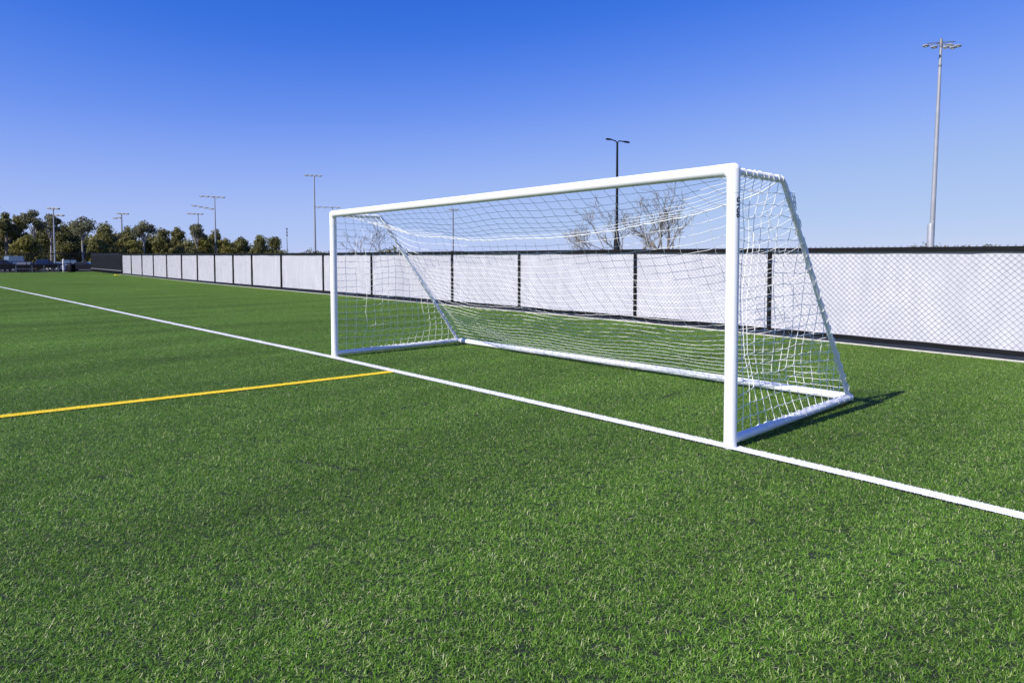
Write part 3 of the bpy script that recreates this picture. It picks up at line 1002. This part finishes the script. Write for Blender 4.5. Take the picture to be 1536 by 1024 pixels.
TREES = [
    (-6, 165, 335, 22, 'bush', 'dark leafy tree cut by the left edge of the photo'),
    (10, 158, 318, 14, 'bush', 'narrow dark tree, first full crown from the left edge'),
    (28, 160, 322, 20, 'bush', 'broad dark olive tree left of the tallest pale trunked tree'),
    (52, 146, 313, 17, 'tall', 'tallest pale trunked tree with open grey green head, near the left edge'),
    (40, 140, 352, 22, 'yellow', 'low yellow green tree under the tallest pale trunked tree'),
    (77, 150, 319, 16, 'tall', 'pale trunked tree right behind the thin car park pole'),
    (95, 166, 333, 20, 'bush', 'dark rounded tree right of the thin car park pole'),
    (125, 148, 322, 22, 'tall', 'pale trunked tree with the widest open head, above the dark windscreen'),
    (112, 168, 330, 18, 'bush', 'dark tree crowded against the left of the widest open headed tree'),
    (158, 160, 332, 20, 'bush', 'rounded olive tree left of the pole with staggered crossarms'),
    (150, 150, 358, 18, 'yellow', 'low yellow green tree above the end of the dark windscreen'),
    (193, 168, 338, 16, 'bush', 'dark tree just right of the pole with staggered crossarms'),
    (217, 150, 329, 18, 'tall', 'pale trunked tree with round grey head over the fourth white panel'),
    (200, 150, 360, 16, 'yellow', 'low yellowish tree at the foot of the pole with staggered crossarms'),
    (243, 166, 341, 18, 'bush', 'wide dark tree with two humps right of the round grey head'),
    (267, 164, 340, 14, 'bush', 'dark upright tree left of the single arm pole'),
    (295, 160, 333, 16, 'tall', 'thin grey headed tree directly behind the single arm pole'),
    (280, 152, 360, 20, 'bush', 'low dense green tree at the foot of the single arm pole'),
    (324, 172, 343, 14, 'bush', 'dark tree directly behind the tallest pole'),
    (338, 160, 356, 17, 'yellow', 'yellow green low tree just right of the tallest pole'),
    (362, 172, 354, 16, 'bush', 'small dark tree midway between the tallest pole and the gap of sky'),
    (390, 165, 351, 15, 'bush', 'rounded green tree left of the last tree before open sky'),
    (414, 170, 354, 15, 'bush', 'last rounded tree of the row before the open sky'),
    (306, 168, 352, 16, 'yellow', 'yellowish tree filling the gap between two grey poles'),
    (175, 172, 348, 20, 'bush', 'dark tree behind the pale pole base in the row'),
    (65, 172, 335, 22, 'bush', 'dark tree filling the gap between the two leftmost pale trunks'),
    (228, 170, 352, 20, 'bush', 'low dark tree between the round grey head and the two humped tree'),
    (350, 175, 362, 18, 'bush', 'low dark tree behind the yellow green one near the tallest pole'),
]
for i, t in enumerate(TREES): tree(*t, seed=100 + i * 7)


# the wood behind them, one dark mass
rg = random.Random(3); cr = MB(); blobs = []
for k in range(150):
    px = -25 + 455 * k / 149; dist = 182 + rg.uniform(-4, 8)
    p = at(px, dist); tz = top_z(345 + 24 * (px / 430) ** 2 + rg.uniform(-4, 8) + (8 if px > 380 else 0), px, dist)
    r = rg.uniform(1.5, 2.4)
    for z in (tz - r, tz * .62, tz * .3, 1.2): blobs.append((p.x, p.y, z, r * 1.1, .9))
crown(cr, blobs, 42000, .27, rg)
tag(cr.build('far_wood', M['leaf_dark'], smooth=False), 'dark wood massed behind the row of trees', 'wood', kind='stuff')


# low hedges along the skyline
def shrub(px, dist, top, hw, mat, label, seed, name='shrub'):
    rg = random.Random(seed)
    p = at(px, dist); h = top_z(top, px, dist) + .15; w = hw / FPX * wid_at(px, dist)
    o = empty(name, (p.x, p.y, -.15)); tag(o, label, 'shrub', 'shrubs showing over the fence')
    rdir = right; cr = MB(); st = MB()
    blobs = []
    n = max(3, int(w / (h * .30)))
    for k in range(n):
        t = (k + .5) / n * 2 - 1
        hh = h * (1 - .22 * rg.random() - .25 * abs(t) ** 3)
        q = rdir * (t * w); r = h * .34
        blobs.append((q.x, q.y, hh - r * .9, r, .9)); blobs.append((q.x, q.y + .4, hh * .45, r * 1.1, 1))
        st.tube([(0, 0, .05), (q.x, q.y, hh * .35), (q.x, q.y, hh * .7)], [.12, .08, .04], 6)
    crown(cr, blobs, 500 * n, .045 * h, rg)
    st.build('stems', M['bark_dark'], o); cr.build('foliage', M[mat], o, smooth=False)
    return o


shrub(440, 150, 372, 20, 'leaf_dark', 'low hedge right of the last tree in the row', 1)
shrub(462, 150, 368, 12, 'leaf_dark', 'rounded bush at the foot of the pole with dark base cover', 2)
shrub(489, 160, 373, 12, 'leaf_yellow', 'faint yellowish bush just left of the far goal post', 3)
shrub(528, 120, 374, 16, 'leaf_yellow', 'low dull bush just right of the far goal post', 4)
shrub(588, 110, 361, 20, 'leaf_dark', 'large green bush behind the slanted far stay of the goal', 5)
shrub(668, 120, 370, 16, 'leaf_dark', 'low bush at the foot of the slim dark pole', 6)
shrub(1390, 150, 361.5, 30, 'leaf_grey', 'low green hedge behind the tall floodlight pole', 7)
shrub(1428, 160, 362, 26, 'leaf_grey', 'low green hedge right of the tall floodlight pole', 8)
shrub(1478, 170, 362.5, 14, 'leaf_grey', 'small hedge tip showing near the right edge', 9)


# bare trees: recursive branching
def bare_tree(px, dist, top, stems, label, seed, twig, mat='bark_bare', sc=1.0):
    rg = random.Random(seed)
    p = at(px, dist); h = top_z(top, px, dist) + .15
    o = empty('bare_tree', (p.x, p.y, -.15)); tag(o, label, 'tree', 'leafless trees behind the goal')
    tr = MB(); br = MB()

    def grow(mb, s, d, L, r, depth):
        pts = [s]; q = s; dd = d.copy()
        for k in range(4):
            dd = (dd + Vector((rg.gauss(0, .14), rg.gauss(0, .14), rg.gauss(.03, .09)))).normalized()
            q = q + dd * L / 4; pts.append(q)
        mb.tube(pts, [r, r * .86, r * .74, r * .62, r * .5], 6 if depth > 2 else 4 if depth > 1 else 3, cap=False)
        if depth == 0: return
        nb = 3 if depth > 2 else rg.choice((2, 3))
        for k in range(nb):
            t = rg.uniform(.45, 1)
            i = min(3, int(t * 4)); s2 = pts[i].lerp(pts[i + 1], t * 4 - i)
            a = rg.random() * 6.28
            e = Vector((math.cos(a), math.sin(a), 0)) * rg.uniform(.4, .85) + dd + Vector((0, 0, .14))
            grow(br, s2, e.normalized(), L * rg.uniform(.52, .74), max(r * .52, twig), depth - 1)

    for (dx, lean, frac, r) in stems:
        s = right * dx
        d = (right * lean + Vector((0, 0, 1)) + fwd * rg.uniform(-.12, .12)).normalized()
        grow(tr, s, d, h * .49 * frac, r, 5)
    tr.build('trunk', M[mat], o); br.build('branches', M[mat], o)
    return o


bare_tree(943, 58, 287, [(0, .05, 1, .10), (-.1, -.40, .95, .09), (.1, .22, .9, .08), (-.3, -1.7, .95, .08), (-.3, -2.6, .7, .06)], 'leafless spreading tree beside the black street lamp', 5, .0145)
bare_tree(992, 58, 287, [(-.1, -.10, 1, .12), (.15, .06, 1, .15), (0, -.32, .8, .09), (.2, .26, .8, .08), (.1, .0, .95, .1)], 'leafless tree with a clump of pale stems right of the street lamp', 15, .012)
bare_tree(548, 75, 326, [(0, -.12, 1, .10), (.1, .28, .9, .08)], 'small leafless tree seen through the far side net', 23, .011)


# ------------------------------------------------------------------ vehicles beyond the far fence
def car(px, dist, mat, label, rz, kind='sedan', dist_off=0, name='car'):
    p = at(px, dist)
    o = empty(name, (p.x, p.y, -.08), rz); tag(o, label, 'car' if kind != 'van' else 'van', 'vehicles parked beyond the far fence')
    L, Wd, Hh = {'sedan': (4.6, 1.82, 1.45), 'suv': (4.8, 1.92, 1.78), 'van': (5.4, 2.0, 2.35), 'pickup': (5.6, 1.98, 1.85)}[kind]
    prof = {'sedan': [(-.5, .22), (-.5, .62), (-.47, .68), (-.36, .70), (-.22, .98), (.10, 1.0), (.24, .72), (.45, .63), (.5, .52), (.5, .22)],
            'suv': [(-.5, .24), (-.5, .62), (-.47, .93), (-.42, 1.0), (.12, 1.0), (.24, .66), (.44, .60), (.5, .5), (.5, .24)],
            'van': [(-.5, .18), (-.5, .95), (-.47, 1.0), (.28, 1.0), (.40, .62), (.48, .54), (.5, .4), (.5, .18)],
            'pickup': [(-.5, .30), (-.5, .64), (-.14, .64), (-.12, .97), (.14, 1.0), (.26, .70), (.46, .66), (.5, .55), (.5, .30)]}[kind]
    b = MB(); n = len(prof)
    for s in (-1, 1):
        for x, z in prof:
            ins = .12 if z > .75 else 0
            b.v.append((x * L, s * (Wd / 2 - ins), z * Hh))
    b.f.append(tuple(range(n))); b.f.append(tuple(reversed(range(n, 2 * n))))
    for k in range(n): b.f.append((k, n + k, n + (k + 1) % n, (k + 1) % n))
    body = b.build('body', M[mat], o, smooth=False, bevel=.06)
    # side glass, windscreen
    x0, x1 = {'sedan': (-.24, .14), 'suv': (-.40, .15), 'van': (.05, .30), 'pickup': (-.10, .17)}[kind]
    for s in (-1, 1):
        g = MB(); yo = s * (Wd / 2 - .075)
        g.v += [(x0 * L - .25, yo, .70 * Hh), (x1 * L + .3, yo, .70 * Hh), (x1 * L - .05, s * (Wd / 2 - .112), .93 * Hh), (x0 * L + .1, s * (Wd / 2 - .112), .93 * Hh)]
        g.f.append((0, 1, 2, 3) if s < 0 else (3, 2, 1, 0))
        g.build('side_window', M['glass'], o, smooth=False)
        for wx in (-.31, .31):
            w = MB(); w.tube([(wx * L, s * (Wd / 2 - .22), .33), (wx * L, s * (Wd / 2 + .005), .33)], .33, 18)
            wo = w.build('wheel', M['tyre'], o)
            w = MB(); w.tube([(wx * L, s * (Wd / 2), .33), (wx * L, s * (Wd / 2 + .02), .33)], .20, 14); w.build('rim', M['steel_rim'], wo)
        l = MB(); l.box((-.5 * L, s * (Wd / 2 - .22), .60 * Hh * .95), (.06, .3, .14)); l.build('tail_light', M['tail_red'], o)
        l = MB(); l.box((.492 * L, s * (Wd / 2 - .25), .54 * Hh * .95), (.08, .36, .13)); l.build('headlight', M['head_clear'], o)
    xf = {'sedan': (.105, 1.0, .235, .73), 'suv': (.125, .99, .235, .67), 'van': (.285, .99, .395, .64), 'pickup': (.145, .99, .255, .71)}[kind]
    g = MB(); q = .025
    g.v += [(xf[0] * L + q, -Wd / 2 + .18, xf[1] * Hh - .05 + q), (xf[0] * L + q, Wd / 2 - .18, xf[1] * Hh - .05 + q), (xf[2] * L + q, Wd / 2 - .14, xf[3] * Hh + .04 + q), (xf[2] * L + q, -Wd / 2 + .14, xf[3] * Hh + .04 + q)]
    g.f.append((0, 3, 2, 1)); g.build('windscreen', M['glass'], o, smooth=False)
    return o


face = math.atan2(CAM.y - 10, CAM.x + 120)                       # nose towards the pitch
car(3, 121, 'car_black', 'black car parked at the left edge of the far car park', face + 1.4, 'suv')
car(21, 124, 'car_blue', 'blue grey van parked behind the far fence, tallest vehicle there', face + .2, 'van', name='van')
car(38, 120, 'car_silver', 'silver car with red tail lights next to the blue grey van', face + 3.0)
car(63, 122, 'car_navy', 'navy pickup truck parked side on behind the bench nearer the barrel', face + 1.5, 'pickup', name='pickup_truck')
car(87, 123, 'car_white', 'white car nosing towards the pitch between navy and black vehicles', face + .3)
car(104, 125, 'car_black', 'black estate car behind the round barrel', face + .1, 'suv')
car(126, 121, 'car_black', 'dark car with dark glass next to the dark windscreen', face + 1.2)
car(402, 88, 'car_blue', 'blue grey vehicle roof peeking over the white panels', face + 1.0, 'van', name='van')
car(189, 118, 'car_white', 'white vehicle top just above the first white panel', face + .4, 'van', name='van')

# bench, barrel and sign by the far fence
def bench(px, dist, ln, label):
    p = at(px, dist); o = empty('bench', (p.x, p.y, -.03), math.atan2(dirn.y, dirn.x)); tag(o, label, 'bench', 'benches along the far fence')
    m = MB(); m.box((0, 0, .46), (ln, .34, .06)); m.build('seat', M['black_vinyl'], o, smooth=False)
    m = MB(); m.box((0, .2, .82), (ln, .05, .44)); m.build('backrest', M['black_vinyl'], o, smooth=False)
    for x in (-ln * .42, 0, ln * .42):
        m = MB(); m.box((x, 0, .22), (.08, .34, .44)); m.box((x, .21, .5), (.08, .05, .98)); m.build('leg', M['galv_dark'], o, smooth=False)


bench(66, 109.5, 3.8, 'dark player bench with a backrest along the far fence, nearer the round barrel')
bench(24, 109.8, 4.2, 'dark player bench with a backrest along the far fence, nearer the photo edge')
p = at(107, 108.5); o = empty('barrel', (p.x, p.y, -.03)); tag(o, 'round black litter barrel in front of the far fence', 'litter bin')
m = MB(); m.tube([(0, 0, 0), (0, 0, .1), (0, 0, .55), (0, 0, 1.0), (0, 0, 1.05)], [.42, .46, .48, .45, .40], 18); m.build('drum', M['black_vinyl'], o)
m = MB(); m.tube([(0, 0, 1.05), (0, 0, 1.12), (0, 0, 1.2)], [.47, .45, .2], 18); m.build('lid', M['black_paint'], o)
p = at(95, 116); o = empty('marker_post', (p.x, p.y, -.03)); tag(o, 'short white post standing behind the far fence', 'post')
m = MB(); m.tube([(0, 0, 0), (0, 0, 1.7)], .14, 12); m.build('post', M['white_paint'], o)
m = MB(); m.ball((0, 0, 1.7), .14, 12, 8); m.build('cap', M['white_paint'], o)
p = at(177, 84); m = MB(); m.box((p.x, p.y, -.005), (.7, .3, .03), .1); m.box((p.x - .3, p.y - .2, .02), (.3, .2, .06), .4)
tag(m.build('yellow_mat', M['yellow_paint']), 'small yellow mat lying at the foot of the first white panel', 'mat')

# ------------------------------------------------------------------ light
AZ = Vector((.072, 1.0, 0)).normalized(); EL = R(39.5)
sd = bpy.data.lights.new('sun', 'SUN'); sd.energy = 5.0; sd.angle = R(.53); sd.color = (1.0, .955, .89)
so = bpy.data.objects.new('sun', sd); COL.objects.link(so)
trav = Vector((AZ.x * math.cos(EL), AZ.y * math.cos(EL), -math.sin(EL)))
so.rotation_euler = trav.to_track_quat('-Z', 'Y').to_euler()
wd = bpy.data.worlds.new('World'); S.world = wd; wd.use_nodes = True
nt = wd.node_tree; N, L = nt.nodes, nt.links
bg = N['Background']
sky = N.new('ShaderNodeTexSky'); sky.sky_type = 'NISHITA'; sky.sun_disc = False
sky.sun_elevation = EL; sky.sun_rotation = math.atan2(-AZ.x, -AZ.y)
sky.air_density = 1.0; sky.dust_density = 0.0; sky.ozone_density = 6.0
sky.altitude = 2000
sp = N.new('ShaderNodeSeparateColor'); cb = N.new('ShaderNodeCombineColor')
L.new(sky.outputs['Color'], sp.inputs['Color'])
GRADE = {'Red': [(0, 0), (.05, .015), (.085, .036), (.101, .066), (.13, .128), (.172, .212), (.255, .310), (.417, .382), (.514, .415), (1, .55)],
         'Green': [(0, 0), (.10, .085), (.171, .146), (.202, .188), (.255, .258), (.33, .345), (.457, .438), (.642, .503), (.719, .52), (1, .58)],
         'Blue': [(0, 0), (.2, .46), (.361, .636), (.416, .695), (.502, .755), (.606, .785), (.735, .788), (.813, .775), (1, .78)]}
for ch, pts in GRADE.items():                                   # film-like grading of the daylight sky's colour
    a = N.new('ShaderNodeMath'); a.operation = 'MULTIPLY'; a.inputs[1].default_value = .1
    b = N.new('ShaderNodeFloatCurve'); cv = b.mapping.curves[0]
    cv.points[0].location = pts[0]; cv.points[-1].location = pts[-1]
    for p_ in pts[1:-1]: cv.points.new(*p_)
    b.mapping.update()
    c = N.new('ShaderNodeMath'); c.operation = 'MULTIPLY'; c.inputs[1].default_value = 9.33
    L.new(sp.outputs[ch], a.inputs[0]); L.new(a.outputs[0], b.inputs['Value']); L.new(b.outputs[0], c.inputs[0]); L.new(c.outputs[0], cb.inputs[ch])
L.new(cb.outputs['Color'], bg.inputs['Color'])
bg.inputs['Strength'].default_value = 0.10

S.view_settings.view_transform = 'Standard'
S.view_settings.look = 'None'
S.view_settings.exposure = 0.3
S.view_settings.gamma = 1.0
S.cycles.max_bounces = 6; S.cycles.transparent_max_bounces = 8
S.cycles.use_denoising = True
